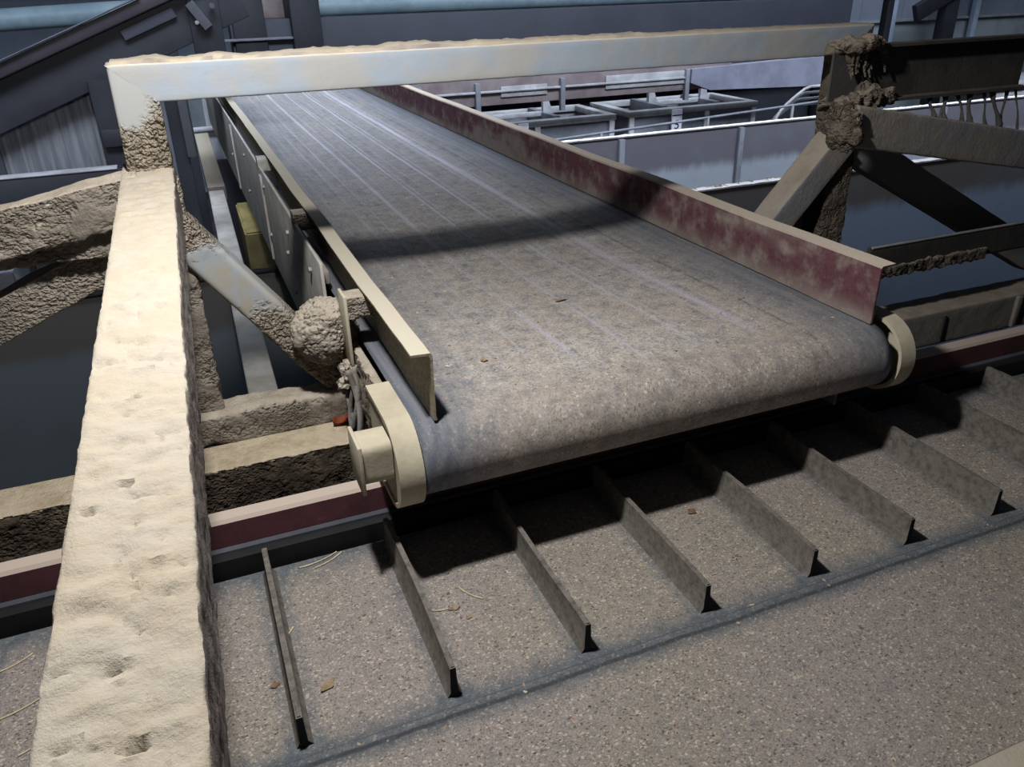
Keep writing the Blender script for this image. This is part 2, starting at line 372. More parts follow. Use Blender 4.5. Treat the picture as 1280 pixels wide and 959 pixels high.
def ring_pts(w, h, r, step):
    """rounded rectangle section, list of (x, y, nx, ny)"""
    out = []; a, b = w/2-r, h/2-r
    def side(x0, y0, x1, y1, nx, ny):
        L = math.hypot(x1-x0, y1-y0); k = max(1, int(L/step))
        for i in range(k): out.append((x0+(x1-x0)*i/k, y0+(y1-y0)*i/k, nx, ny))
    def arc(cx, cy, a0):
        for i in range(3):
            t = a0+math.pi/2*i/3
            out.append((cx+r*math.cos(t), cy+r*math.sin(t), math.cos(t), math.sin(t)))
    side(w/2, -b, w/2, b, 1, 0); arc(a, b, 0)
    side(a, h/2, -a, h/2, 0, 1); arc(-a, b, math.pi/2)
    side(-w/2, b, -w/2, -b, -1, 0); arc(-a, -b, math.pi)
    side(-a, -h/2, a, -h/2, 0, -1); arc(a, -b, -math.pi/2)
    return out
def add_tube(bm, P0, P1, w, h, up=(0, 0, 1), step=0.012, r=0.006, disp=None, lstep=None, cut0=None, cut1=None):
    """square tube from P0 to P1; w is across, h along 'up'; disp(p, n) moves the skin; cut0/cut1 shear the ends for mitres"""
    P0, P1 = Vector(P0), Vector(P1); d = (P1-P0); L = d.length; d.normalize()
    up = Vector(up); sx = d.cross(up).normalized(); uy = sx.cross(d).normalized()
    ring = ring_pts(w, h, r, step); k = max(1, int(L/(lstep or step))); rows = []
    for i in range(k+1):
        t = i/k; row = []
        for (x, y, nx, ny) in ring:
            s0 = (cut0(x, y) if cut0 else 0.0); s1 = (cut1(x, y) if cut1 else 0.0)
            p = P0 + d*(s0 + (L+s1-s0)*t) + sx*x + uy*y; n = sx*nx + uy*ny
            if disp: p = p + n*disp(p, n)
            row.append(bm.verts.new(p))
        rows.append(row)
    m = len(ring)
    for i in range(k):
        for j in range(m):
            bm.faces.new((rows[i][j], rows[i][(j+1) % m], rows[i+1][(j+1) % m], rows[i+1][j]))
    bm.faces.new(list(reversed(rows[0]))); bm.faces.new(rows[-1])
    return bm
def tube(*a, **k): return add_tube(bmesh.new(), *a, **k)
def add_cyl(bm, p0, p1, r, seg=20, r1=None):
    p0, p1 = Vector(p0), Vector(p1); d = p1-p0
    q = bmesh.ops.create_cone(bm, cap_ends=True, segments=seg, radius1=r, radius2=r if r1 is None else r1, depth=d.length)
    rot = Vector((0, 0, 1)).rotation_difference(d.normalized()).to_matrix()
    bmesh.ops.rotate(bm, cent=(0, 0, 0), matrix=rot, verts=q['verts']); bmesh.ops.translate(bm, vec=(p0+p1)/2, verts=q['verts'])
    return bm
def cyl(*a, **k): return add_cyl(bmesh.new(), *a, **k)
def sweep(bm, prof, x0, x1, step=None):
    """closed profile in (y, z) swept along x"""
    k = 1 if not step else max(1, int(abs(x1-x0)/step)); rows = []
    for i in range(k+1):
        x = x0+(x1-x0)*i/k; rows.append([bm.verts.new((x, y, z)) for y, z in prof])
    m = len(prof)
    for i in range(k):
        for j in range(m): bm.faces.new((rows[i][j], rows[i][(j+1) % m], rows[i+1][(j+1) % m], rows[i+1][j]))
    bm.faces.new(rows[0]); bm.faces.new(list(reversed(rows[-1])))
    return bm
def sweep_y(bm, prof, y0, y1, y0f=None):
    """closed profile in (x, z) swept along y"""
    rows = [[bm.verts.new((x, y, z)) for x, z in prof] for y in (y0, y1)]
    m = len(prof)
    for j in range(m): bm.faces.new((rows[0][j], rows[0][(j+1) % m], rows[1][(j+1) % m], rows[1][j]))
    bm.faces.new(rows[0]); bm.faces.new(list(reversed(rows[1])))
    return bm
def blob(c, rad, sub=5, amp=0.25, f=20, squash=(1, 1, 1), crumb=0.0, cf=60):
    bm = bmesh.new(); bmesh.ops.create_icosphere(bm, subdivisions=sub, radius=1)
    c = Vector(c)
    for v in bm.verts:
        n = v.co.copy(); p = c + Vector((n.x*squash[0], n.y*squash[1], n.z*squash[2]))*rad
        q = fbm(p, f, 4)*amp*rad + (crumb*(0.5-vor(p, cf)) if crumb else 0)
        v.co = p + n*q
    return bm

# dirt skins
def skin_top(p, n):
    if n.z > 0.5:
        a = fbm(p, 9, 5)*0.0035 + (abs(fbm((p[0], p[1]*1.8, p[2]), 22, 4)))*0.0045
        cr = fbm((p[0]*0.7+3, p[1]*1.6, p[2]), 16, 3)
        if abs(cr) < 0.05 and fbm(p, 3, 2) > 0.0: a -= 0.0035*(1-abs(cr)/0.05)
        return a
    return fbm(p, 40, 3)*0.0012
def skin_crumb(p, n): return (0.55-vor(p, 70))*0.007 + fbm(p, 16, 3)*0.004
def skin_crumb_side(p, n):
    if n.z > 0.5: return fbm(p, 20, 3)*0.0015
    return (0.55-vor((p[0], p[1], p[2]*1.4), 95))*0.006 + fbm(p, 18, 3)*0.003
def skin_post(p, n):
    k = min(1, max(0, (0.45-p[2])/0.08))
    return k*((0.55-vor(p, 90))*0.006 + fbm(p, 20, 3)*0.003)
def skin_light(p, n): return fbm(p, 25, 3)*0.0008
def skin_lumpy(p, n):
    a = fbm(p, 7, 4)*0.006
    if n.z > 0.5: return a + 0.004
    return a + (0.5-vor(p, 75))*0.009*max(0.0, min(1.0, fbm(p, 5, 2)*2+0.6))

# ================================================================== THE SETTING
def struct(name, bm, mat): return tag(obj(name, bm, mat, None, False), kind='structure')
struct('floor', box((-7, -2, -2.2), (18, 13, -2.0)), M['concrete'])
struct('wall_back', box((-7, 12.5, -2.0), (18, 12.7, 4.5)), M['backwall'])
struct('wall_left', box((-7.2, -2, -2.0), (-7, 12.7, 4.5)), M['backwall'])
struct('trim_1', box((-7, 12.44, -0.20), (18, 12.5, -0.16)), M['railgrey'])

# ================================================================== CLEATED LOWER CONVEYOR
LZ = -0.30
low = thing('cleated_conveyor', (1.0, 0.83, -2.0), 'long dusty rubber belt conveyor with upright cleats running across under the upper belt', 'conveyor')
XL, XR = -1.35, 3.4
bm = bmesh.new()
ys = [0.37+0.88*i/200 for i in range(201)]
def lowz(y): return LZ + 0.004*math.exp(-((y-0.812)/0.010)**2) - 0.004*math.exp(-((y-0.790)/0.010)**2)
prof = [(y, lowz(y)) for y in ys] + [(1.25, LZ-0.012), (0.37, LZ-0.012)]
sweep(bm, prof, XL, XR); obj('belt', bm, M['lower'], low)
for k in range(-2, 15):
    x = 0.002+0.2235*k; bm = bmesh.new()
    wob = 0.004*math.sin(k*2.1)
    pr = [(-0.012, 0), (-0.006, 0.010), (-0.0045, 0.060), (0.0045, 0.060), (0.006, 0.010), (0.014, 0)]
    rows = []
    for i in range(13):
        y = 0.836+0.404*i/12; b_ = wob*math.sin(i/12*math.pi)
        rows.append([bm.verts.new((x+px_+b_*(pz/0.06), y, LZ-0.001+pz)) for px_, pz in pr])
    for i in range(12):
        for j in range(6): bm.faces.new((rows[i][j], rows[i][(j+1) % 6], rows[i+1][(j+1) % 6], rows[i+1][j]))
    bm.faces.new(rows[0]); bm.faces.new(list(reversed(rows[-1])))
    bmesh.ops.bevel(bm, geom=[e for e in bm.edges if all(v.co.z > LZ+0.05 for v in e.verts)], offset=0.002, segments=2, affect='EDGES')
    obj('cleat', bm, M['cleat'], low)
# back side: burgundy channel, thin ledge and black skirt
bm = bmesh.new()
sweep(bm, [(1.290, -0.256), (1.290, -0.206), (1.296, -0.200), (1.324, -0.200), (1.324, -0.206), (1.298, -0.208), (1.298, -0.256)], XL, XR)
obj('side_channel', bm, M['burg_channel'], low)
bm = bmesh.new(); sweep(bm, [(1.278, -0.264), (1.278, -0.258), (1.300, -0.256), (1.300, -0.264)], XL, XR); tag(obj('ledge_strip', bm, M['midgrey'], low), 'thin grey ledge')
bm = bmesh.new(); sweep(bm, [(1.262, -0.318), (1.262, -0.266), (1.270, -0.264), (1.296, -0.264), (1.296, -0.318)], XL, XR); tag(obj('skirt', bm, M['black'], low), 'black rubber skirt')
bm = bmesh.new(); sweep(bm, [(0.37, -0.34), (0.30, -0.34), (0.30, -0.166), (0.306, -0.160), (0.382, -0.160), (0.386, -0.166), (0.386, -0.34)], XL, XR)
tag(obj('near_rail', bm, M['dust'], low), 'cream dusty near side rail')
bm = bmesh.new(); add_box(bm, (XL, 0.33, -0.45), (XR, 1.31, -0.34)); obj('bed', bm, M['darksteel'], low)
for x in (-1.2, 1.0, 3.2):
    for y in (0.42, 1.22): obj('leg', box((x-0.04, y-0.04, -2.0), (x+0.04, y+0.04, -0.45), 0.004), M['darksteel'], low)

# ================================================================== UPPER BELT CONVEYOR
up = thing('belt_conveyor', (0.78, 1.16, -0.16), 'wide striped grey rubber belt conveyor with burgundy side guard ending over the cleated belt', 'conveyor')
YA, YF, R = 1.158, 6.7, 0.07
def sag(u, y):
    k = min(1.0, max(0.0, (y-1.2)/0.8)); k = k*k*(3-2*k)
    k2 = min(1.0, max(0.0, (YF-y)/0.8))
    return -0.030*k*k2*(1-abs(2*u-1)**3.2)
bm = bmesh.new(); NX = 60
path = []
N = 90
for i in range(N+1):
    t = (i/N)**1.6; path.append((YA+(YF-YA)*t, 0.0, True))
for i in range(1, 12): a_ = math.pi/2-math.pi*i/12; path.append((YF+R*math.cos(a_), -R+R*math.sin(a_), False))
for i in range(13): path.append((YF+(YA-YF)*i/12, -2*R, False))
for i in range(1, 24): a_ = -math.pi/2-math.pi*i/24; path.append((YA+R*math.cos(a_), -R+R*math.sin(a_), False))
X0, X1 = 0.274, 1.276
rows = []
for (y, z, tp) in path:
    row = []
    for j in range(NX+1):
        u = j/NX; row.append(bm.verts.new((X0+(X1-X0)*u, y, z+(sag(u, y) if tp else 0))))
    rows.append(row)
for i in range(len(rows)):
    a_, b_ = rows[i], rows[(i+1) % len(rows)]
    for j in range(NX): bm.faces.new((a_[j], a_[j+1], b_[j+1], b_[j]))
o = obj('belt', bm, M['belt'], up)
md = o.modifiers.new('thickness', 'SOLIDIFY'); md.thickness = 0.007; md.offset = -1
obj('drum', cyl((X0+0.01, YA, -R), (X1-0.01, YA, -R), R-0.009, 40), M['darksteel'], up)
obj('drum', cyl((X0+0.01, YF, -R), (X1-0.01, YF, -R), R-0.009, 40), M['darksteel'], up)
# side guards
def guard_prof(xw, s, t=0.004, top=0.126, fl=0.036, lip=0.010):
    # web at xw, flange going outward in direction s
    return [(xw, 0.003), (xw-s*lip, 0.003), (xw-s*lip, 0.003+t), (xw-s*0.0005, 0.006), (xw-s*0.0005, top-0.004), (xw+s*0.003, top),
            (xw+s*fl, top+0.002), (xw+s*fl, top+0.002-t), (xw+s*(t+0.003), top-t), (xw+s*t, top-t-0.004), (xw+s*t, 0.003)]
def add_guard(name, xw, s, y0, mat, slant, lip):
    bm = bmesh.new(); k = 24; rows = []
    pr = guard_prof(xw, s, lip=lip)
    for i in range(k+1):
        t = i/k
        rows.append([])
        for x, z in pr:
            y = y0+(6.75-y0)*(t**1.5) + (slant*(1-t)*(z/0.126) if i == 0 else 0)
            w = 0.0012*math.sin(9*y+z*20)+0.001*math.sin(23*y)
            rows[-1].append(bm.verts.new((x+w, y, z+0.0012*math.sin(7*y) if z > 0.06 else z)))
    m = len(pr)
    for i in range(k):
        for j in range(m): bm.faces.new((rows[i][j], rows[i][(j+1) % m], rows[i+1][(j+1) % m], rows[i+1][j]))
    bm.faces.new(rows[0]); bm.faces.new(list(reversed(rows[-1])))
    return obj(name, bm, mat, up)
tag(add_guard('side_guard', 0.311, -1, 1.135, M['guard_cream'], 0.0, 0.002), 'cream dust covered left side guard')
tag(add_guard('side_guard', 1.262, 1, 1.148, M['burgundy'], 0.0, 0.002), 'burgundy painted right side guard')
# side frames
bm = bmesh.new(); add_box(bm, (0.244, 1.80, -0.250), (0.252, 6.7, 0.088), 0.002); add_box(bm, (0.252, 1.80, -0.250), (0.285, 6.7, -0.243), 0.001)
pf = tag(obj('side_frame', bm, M['framesteel'], up), 'pale steel side plate with bolts')
for y, z in ((1.95, -0.10), (1.95, 0.03), (2.35, -0.16), (2.35, 0.02), (2.42, -0.06), (2.9, -0.13), (2.9, 0.04), (3.0, -0.02), (3.6, -0.12), (3.6, 0.03), (4.4, -0.1)):
    obj('bolt', cyl((0.236, y, z), (0.246, y, z), 0.009, 6), M['bolt'], pf)
for y0 in (2.95, 4.2): obj('stiffener', box((0.236, y0, -0.235), (0.2445, y0+0.03, 0.07), 0.002), M['framesteel'], pf)
obj('side_frame', box((1.306, 1.25, -0.25), (1.314, 6.7, -0.01), 0.002), M['framesteel'], up)
bm = bmesh.new(); add_box(bm, (0.258, 1.85, 0.02), (0.272, 6.7, 0.05), 0.003)
obj('edge_strip', bm, M['brownsteel'], up)
# caked near part of the left frame
o = tube((0.2575, 1.27, -0.072), (0.2575, 1.80, -0.082), 0.020, 0.135, step=0.007, r=0.004, disp=lambda p, n: (fbm(p, 14, 4)*0.006+(0.5-vor(p, 60))*0.009)*(1 if n.x < -0.3 else 0.12))
tag(obj('frame_end', o, M['mud'], up), 'mud caked end of the side frame')
# rounded end caps
def cap(x0, x1, y_back, name, label):
    bm = bmesh.new(); rr = 0.084
    pr = [(y_back, 0.010)]
    for i in range(0, 25):
        a_ = math.pi/2+math.pi*i/24; pr.append((1.168+rr*math.cos(a_), -0.074+rr*math.sin(a_)))
    pr.append((y_back, -0.158))
    inner = [(y_back, 0.002)] + [(1.168+(rr-0.008)*math.cos(math.pi/2+math.pi*i/24), -0.074+(rr-0.008)*math.sin(math.pi/2+math.pi*i/24)) for i in range(25)] + [(y_back, -0.150)]
    m = len(pr); rowsO = [[bm.verts.new((x, y, z)) for y, z in pr] for x in (x0, x1)]; rowsI = [[bm.verts.new((x, y, z)) for y, z in inner] for x in (x0, x1)]
    for j in range(m-1):
        bm.faces.new((rowsO[0][j], rowsO[0][j+1], rowsO[1][j+1], rowsO[1][j]))
        bm.faces.new((rowsI[0][j+1], rowsI[0][j], rowsI[1][j], rowsI[1][j+1]))
        for q in (0, 1): bm.faces.new((rowsO[q][j], rowsI[q][j], rowsI[q][j+1], rowsO[q][j+1]))
    for j in (0, m-1): bm.faces.new((rowsO[0][j], rowsI[0][j], rowsI[1][j], rowsO[1][j]))
    # closing plate
    xp = (x0+0.004) if x0 < 0.7 else (x1-0.004)
    bm.faces.new([bm.verts.new((xp, y, z)) for y, z in inner])
    return tag(obj(name, bm, M['capsteel'], up), label)
cap(0.228, 0.2715, 1.30, 'end_cap', 'cream rounded end cap beside the left guard')
cap(1.298, 1.337, 1.26, 'end_cap', 'cream rounded end cap beside the right guard')
o = tube((0.178, 1.165, -0.055), (0.230, 1.165, -0.055), 0.07, 0.075, step=0.006, r=0.012, disp=skin_light)
ax = tag(obj('bearing_housing', o, M['capsteel'], up), 'dusty square bearing housing')
obj('plate', box((0.172, 1.122, -0.105), (0.179, 1.205, -0.012), 0.002), M['capsteel'], ax)
# brackets holding the left guard
for (y, w) in ((1.50, 0.045), (2.20, 0.055), (3.05, 0.05)):
    o = tube((0.243, y, 0.092), (0.308, y, 0.092), w, 0.05, step=0.007, r=0.008, disp=skin_crumb_side)
    obj('guard_bracket', o, M['mud'] if y < 3 else M['framesteel'], up)
obj('bracket_plate', box((0.236, 1.475, -0.03), (0.243, 1.535, 0.118), 0.002), M['capsteel'], up)
# torn film hanging off the frame
bm = bmesh.new()
for k in range(5):
    x = 0.225+0.004*k; y = 1.46+0.012*k; pts = []
    for i in range(12):
        t = i/11; pts.append(Vector((x+0.012*math.sin(3*t+k), y-0.02*t+0.008*math.sin(5*t+k*2), -0.03-0.14*t)))
    for i in range(11):
        w = 0.006
        bm.faces.new([bm.verts.new(pts[i]+Vector((-w, 0, 0))), bm.verts.new(pts[i]+Vector((w, 0.004, 0))), bm.verts.new(pts[i+1]+Vector((w, 0.004, 0))), bm.verts.new(pts[i+1]+Vector((-w, 0, 0)))])
bmesh.ops.remove_doubles(bm, verts=bm.verts, dist=0.0005)
o = obj('torn_film', bm, M['brownsteel'], up); md = o.modifiers.new('thickness', 'SOLIDIFY'); md.thickness = 0.002

# ================================================================== SUPPORT FRAME
fr = thing('support_frame', (0.75, 1.64, -2.0), 'dust caked square tube support frame arching over the striped belt', 'frame')
YP = 1.64                       # centre plane of the portal, tubes 80 mm
# crossbar with mitred ends
XA, XB = -0.093, 1.585
cb = add_tube(bmesh.new(), (XA, 1.635, 0.515), (XB, 1.635, 0.515), 0.075, 0.064, step=0.008, lstep=0.012, r=0.004, disp=skin_light,
              cut0=lambda x, y: (0.032-y)*1.15, cut1=lambda x, y: -(0.032-y)*1.15)
obj('crossbar', cb, M['galv'], fr)
# layer of dirt lying on the crossbar
bm = bmesh.new(); rows = []
K = 240
for i in range(K+1):
    x = XA+0.008+(XB-XA-0.016)*i/K; row = []
    hgt = 0.003+max(0.001, fbm((x, 0, 3), 9, 3)*0.007+0.0055)*min(1, (XB-x)*1.0+0.05)+0.006*math.exp(-((x-0.42)/0.05)**2)
    for j, (dy, f) in enumerate(((-0.034, 0), (-0.030, 0.7), (-0.018, 1), (0, 0.9), (0.018, 1), (0.030, 0.7), (0.034, 0))):
        p = Vector((x, 1.635+dy, 0.547)); row.append(bm.verts.new((x, 1.635+dy, 0.5465+hgt*f*(0.9+0.22*fbm(p, 70, 3)))))
    rows.append(row)
for i in range(K):
    for j in range(6): bm.faces.new((rows[i][j], rows[i][j+1], rows[i+1][j+1], rows[i+1][j]))
    bm.faces.new((rows[i][6], rows[i][0], rows[i+1][0], rows[i+1][6]))
bm.faces.new(rows[0]); bm.faces.new(list(reversed(rows[-1])))
tag(obj('dirt_crust', bm, M['dust'], fr), 'pale crust of dirt on the crossbar')
# posts (local up axis -> -y so the section is square)
def post(x0, x1, z0, z1, w, mat, skin, y=YP, name='post', cut=None):
    return obj(name, add_tube(bmesh.new(), (x0, y, z0), (x1, y, z1), w, 0.075, up=(0, 1, 0), step=0.007, r=0.005, disp=skin, cut1=cut), mat, fr)
post(-0.058, -0.055, 0.33, 0.483, 0.075, M['post'], skin_post, 1.635, 'post', lambda x, y: (0.0375+x)*0.86)
post(-0.062, -0.058, -0.16, 0.34, 0.085, M['mud'], skin_crumb)
post(1.548, 1.548, 0.36, 0.483, 0.075, M['brownmud'], skin_light, 1.635, 'post', lambda x, y: (0.0375-x)*0.86)
post(1.562, 1.555, -0.2, 0.37, 0.078, M['brownmud'], skin_crumb)
# the long rail coming towards the viewer
PITS = [(-0.085, 0.704, .012, .003, .006), (-0.078, 0.731, .012, .002, .004), (-0.053, 0.754, .004, .003, .004), (-0.092, 0.543, .008, .003, .005),
        (-0.087, 0.590, .005, .003, .005), (-0.094, 0.405, .010, .004, .006), (-0.128, 0.408, .005, .006, .007), (-0.076, 0.376, .004, .005, .007),
        (-0.083, 0.341, .012, .004, .006), (-0.064, 0.328, .010, .003, .007), (-0.101, 0.350, .006, .004, .004), (-0.115, 0.500, .006, .003, .004),
        (-0.073, 0.948, .006, .002, .003), (-0.066, 0.826, .006, .002, .003), (-0.100, 0.457, .012, .002, .004), (-0.075, 0.640, .010, .002, .004), (-0.070, 1.10, .006, .003, .003)]
def skin_rail(p, n):
    a = skin_top(p, n)
    if n.z > 0.5:
        xc = -0.0995+0.038*(p[1]+0.15)/1.825; u = abs((p[0]-xc)/0.044)
        a = a*1.2 + fbm((p[0]*0.6, p[1]*1.5, 1.7), 26, 4)*0.0020 + min(0.0, fbm((p[0]*0.8, p[1]*1.6, 4.2), 45, 3)+0.25)*0.0035
        for (qx, qy, rx, ry, dp) in PITS:
            dx, dy = (p[0]-qx+0.003*fbm(p, 90, 2))/(rx*0.8), (p[1]-qy+0.003*fbm(p, 110, 2))/(ry*0.8); e = dx*dx+dy*dy
            if e < 6: a -= dp*0.8*math.exp(-e*e)
        a *= max(0.0, 1-u**8)*0.9+0.1*(u < 0.9)
    if n.x > 0.5: a += (0.5-vor(p, 110))*0.002 + fbm(p, 12, 3)*0.0012
    return a
rl = add_tube(bmesh.new(), (-0.0995, -0.15, 0.240), (-0.0615, 1.675, 0.330), 0.088, 0.085, step=0.0045, lstep=0.0055, r=0.004, disp=skin_rail)
tag(obj('rail', rl, M['dust'], fr), 'cream dirt covered rail running towards the viewer')
# left members
obj('sloping_brace', tube((-0.075, 1.590, 0.329), (-0.46, 1.590, 0.263), 0.075, 0.078, step=0.007, r=0.008, disp=skin_lumpy), M['mud'], fr)
obj('top_chord', tube((-0.10, 1.612, 0.264), (-0.95, 1.612, 0.266), 0.07, 0.075, step=0.008, r=0.006, disp=skin_crumb_side), M['mud'], fr)
obj('diagonal', tube((-0.085, 1.64, 0.245), (-0.62, 1.64, 0.005), 0.07, 0.068, step=0.008, r=0.005, disp=skin_lumpy), M['mud'], fr)
# inner brace from post to chord
def skin_brace(p, n):
    k = min(1, max(0, (0.10-p[2])/0.12)) + (0.6 if p[2] > 0.2 else 0)
    return k*((0.55-vor(p, 75))*0.007+fbm(p, 16, 3)*0.003)
obj('brace', tube((-0.05, 1.625, 0.270), (0.245, 1.625, -0.135), 0.07, 0.072, up=(0, 1, 0), step=0.006, r=0.010, disp=skin_brace), M['brace'], fr)
# bottom chords
def skin_chord(p, n):
    if n.z > 0.5: return fbm(p, 12, 3)*0.001
    if n.y < -0.5: return (0.5-vor((p[0], p[1], p[2]*1.5), 85))*0.008+fbm(p, 20, 3)*0.003
    return 0
obj('bottom_chord', tube((-1.45, 1.524, -0.253), (0.33, 1.524, -0.253), 0.108, 0.105, step=0.008, r=0.004, disp=skin_chord), M['mud_dark'], fr)
obj('mud_chord', tube((-0.10, 1.618, -0.172), (0.235, 1.618, -0.172), 0.085, 0.085, step=0.006, r=0.018, disp=lambda p, n: fbm(p, 10, 4)*0.009+(0.5-vor(p, 55))*0.006*(1 if n.z < 0.6 else 0.25)), M['mud'], fr)
rc = obj('bottom_chord', tube((1.685, 1.545, -0.254), (2.75, 1.545, -0.254), 0.105, 0.107, step=0.010, r=0.008, disp=lambda p, n: fbm(p, 14, 4)*0.002), M['brownsteel'], fr)
obj('strap', box((1.910, 1.486, -0.30), (1.921, 1.494, -0.215), 0.003), M['darksteel'], rc)
obj('strap', box((2.195, 1.482, -0.30), (2.215, 1.494, -0.205), 0.003), M['brownsteel'], rc)
# right members
obj('sloping_tube', tube((1.400, 1.460, 0.3505), (2.65, 1.460, 0.125), 0.078, 0.090, step=0.010, r=0.006, disp=lambda p, n: skin_light(p, n)+(0.5-vor(p, 70))*0.004*max(0, 1-(p[0]-1.40)*4)), M['brownsteel'], fr)
obj('diagonal', tube((1.545, 1.625, 0.275), (1.345, 1.625, 0.057), 0.07, 0.078, up=(0, 1, 0), step=0.010, r=0.004, disp=skin_light), M['brownsteel'], fr)
obj('diagonal', tube((1.60, 1.645, 0.265), (2.42, 1.645, -0.16), 0.06, 0.085, step=0.012, r=0.004, disp=skin_light), M['brownsteel'], fr)
obj('inner_strut', tube((1.55, 1.70, 0.22), (1.50, 1.70, -0.2), 0.05, 0.05, up=(0, 1, 0), step=0.012, r=0.004, disp=skin_light), M['brownsteel'], fr)
# mud on the right joint
bm = blob((1.575, 1.605, 0.335), 0.06, 5, 0.35, 18, (1.1, 0.5, 0.7), 0.010, 70)
tag(obj('mud_lump', bm, M['brownmud'], fr), 'brown mud packed in the right joint')
bm = blob((1.398, 1.452, 0.350), 0.060, 5, 0.30, 20, (0.42, 0.86, 0.92), 0.008, 80)
tag(obj('mud_lump', bm, M['brownmud'], fr), 'brown mud over the end of the sloping tube')
bm = blob((1.50, 1.60, 0.365), 0.045, 5, 0.5, 22, (0.9, 0.6, 0.5), 0.008, 70)
obj('mud_lump', bm, M['brownmud'], fr)
# legs out of view that carry the frame
for x in (-1.40, 2.70): obj('leg', box((x-0.045, 1.48, -2.0), (x+0.045, 1.57, -0.30), 0.004), M['mud'], fr)
for (x, z) in ((-0.95, 0.27), (2.65, 0.13)): obj('outer_post', box((x-0.04, 1.58, -0.31), (x+0.04, 1.66, z+0.03), 0.004), M['brownsteel'], fr)

# dark channel bolted to the right joint, with mud
dc = thing('steel_channel', (1.42, 1.52, 0.38), 'dark greasy steel channel with muddy end at the right of the crossbar', 'steel beam')
bm = bmesh.new()
pr = [(1.49, 0.512), (1.49, 0.505), (1.521, 0.505), (1.521, 0.392), (1.49, 0.392), (1.49, 0.385), (1.528, 0.385), (1.528, 0.512)]
sweep(bm, pr, 1.405, 2.02); obj('channel', bm, M['darksteel'], dc, False)
obj('mud_cake', blob((1.475, 1.52, 0.512), 0.075, 5, 0.35, 20, (1.05, 0.5, 0.16), 0.006, 70), M['brownmud'], dc)
bm = blob((1.49, 1.515, 0.385), 0.09, 5, 0.5, 18, (1.15, 0.4, 0.22), 0.010, 65); tag(obj('mud_cake', bm, M['brownmud'], dc), 'crumbly brown mud on the lower flange')
bm = bmesh.new()
for k in range(26):
    x = 1.43+0.11*rnd.random(); z0 = 0.50; L = 0.015+0.05*rnd.random()
    add_cyl(bm, (x, 1.493+0.03*rnd.random(), z0), (x+0.01*rnd.random(), 1.50, z0-L), 0.004+0.003*rnd.random(), 6, 0.002)
obj('mud_drip', bm, M['brownmud'], dc)
for (x, x2, w) in ((1.705, 1.70, .008), (1.755, 1.735, .008), (1.80, 1.80, .006), (1.838, 1.822, .009), (1.885, 1.882, .005), (1.915, 1.93, .009), (1.965, 1.935, .006), (2.000, 2.000, .004)):
    zt = 0.388; zb = 0.3505-(x-1.40)*0.1804+0.047
    bm = bmesh.new(); pts = 8
    for i in range(pts):
        t0, t1 = i/pts, (i+1)/pts
        f = lambda t: Vector((x+(x2-x)*t+0.003*math.sin(6*t+x*90), 1.508-0.03*t, zt+(zb-zt)*t-0.003))
        r_ = lambda t: w*(1.0-0.55*math.sin(math.pi*min(1, t*1.05)))
        add_cyl(bm, f(t0), f(t1), r_(t0), 7, r_(t1))
    obj('mud_strand', bm, M['darksteel'], dc)

# lower dark angle
an = thing('steel_angle', (1.60, 1.50, -0.06), 'dark steel angle with bright lip and muddy underside beyond the burgundy guard', 'steel beam')
bm = bmesh.new()
pr = [(1.50, 0.012), (1.502, 0.020), (1.508, 0.022), (1.512, 0.018), (1.512, -0.050), (1.55, -0.050), (1.55, -0.058), (1.504, -0.058), (1.50, -0.052)]
sweep(bm, [(y, z) for y, z in pr], 1.600, 2.6); obj('angle_bar', bm, M['darksteel'], an, False)
obj('lip', tube((1.605, 1.501, 0.0205), (2.6, 1.501, 0.0205), 0.006, 0.005, step=0.02, lstep=0.05, r=0.001), M['railgrey'], an)
bm = add_tube(bmesh.new(), (1.58, 1.498, -0.052), (2.02, 1.498, -0.048), 0.014, 0.034, step=0.005, r=0.006, disp=lambda p, n: (0.5-vor(p, 60))*0.016*max(0.2, 1-(p[0]-1.6)*1.2))
tag(obj('mud_cake', bm, M['brownmud'], an), 'crumbly mud along the angle')

# ================================================================== DIRT LUMPS, LEAVES, STRAW
bm = blob((0.205, 1.585, 0.012), 0.074, 6, 0.16, 14, (0.95, 1.0, 0.95), 0.006, 110)
tag(obj('dirt_lump', bm, M['mud']), 'round crumbly dirt lump beside the left guard of the striped belt', 'dirt')
bm = blob((0.238, 1.50, -0.075), 0.035, 5, 0.6, 24, (0.9, 0.6, 1.1), 0.012, 90)
tag(obj('dirt_lump', bm, M['mud']), 'small ragged dirt lump hanging below the round dirt lump', 'dirt')

def leaf_mesh(c, L, Wd, ang, curl=0.3, n=8, tilt=0.0):
    bm = bmesh.new(); rows = []
    for i in range(n+1):
        t = i/n; w = Wd*math.sin(math.pi*min(0.98, max(0.02, t)))**0.8*(1+0.25*math.sin(9*t+c[0]*50))
        x = (t-0.5)*L; z = curl*L*((t-0.5)**2)*2
        rows.append([bm.verts.new((x, -w/2, z+curl*w*0.6)), bm.verts.new((x, 0, z)), bm.verts.new((x, w/2, z+curl*w*0.5))])
    for i in range(n):
        for j in range(2): bm.faces.new((rows[i][j], rows[i][j+1], rows[i+1][j+1], rows[i+1][j]))
    bmesh.ops.solidify(bm, geom=bm.faces[:], thickness=0.0012)
    bmesh.ops.rotate(bm, cent=(0, 0, 0), matrix=Matrix.Rotation(tilt, 3, 'X'), verts=bm.verts)
    bmesh.ops.rotate(bm, cent=(0, 0, 0), matrix=Matrix.Rotation(ang, 3, 'Z'), verts=bm.verts)
    zmin = min(v.co.z for v in bm.verts)
    bmesh.ops.translate(bm, vec=Vector(c)-Vector((0, 0, zmin)), verts=bm.verts); return bm
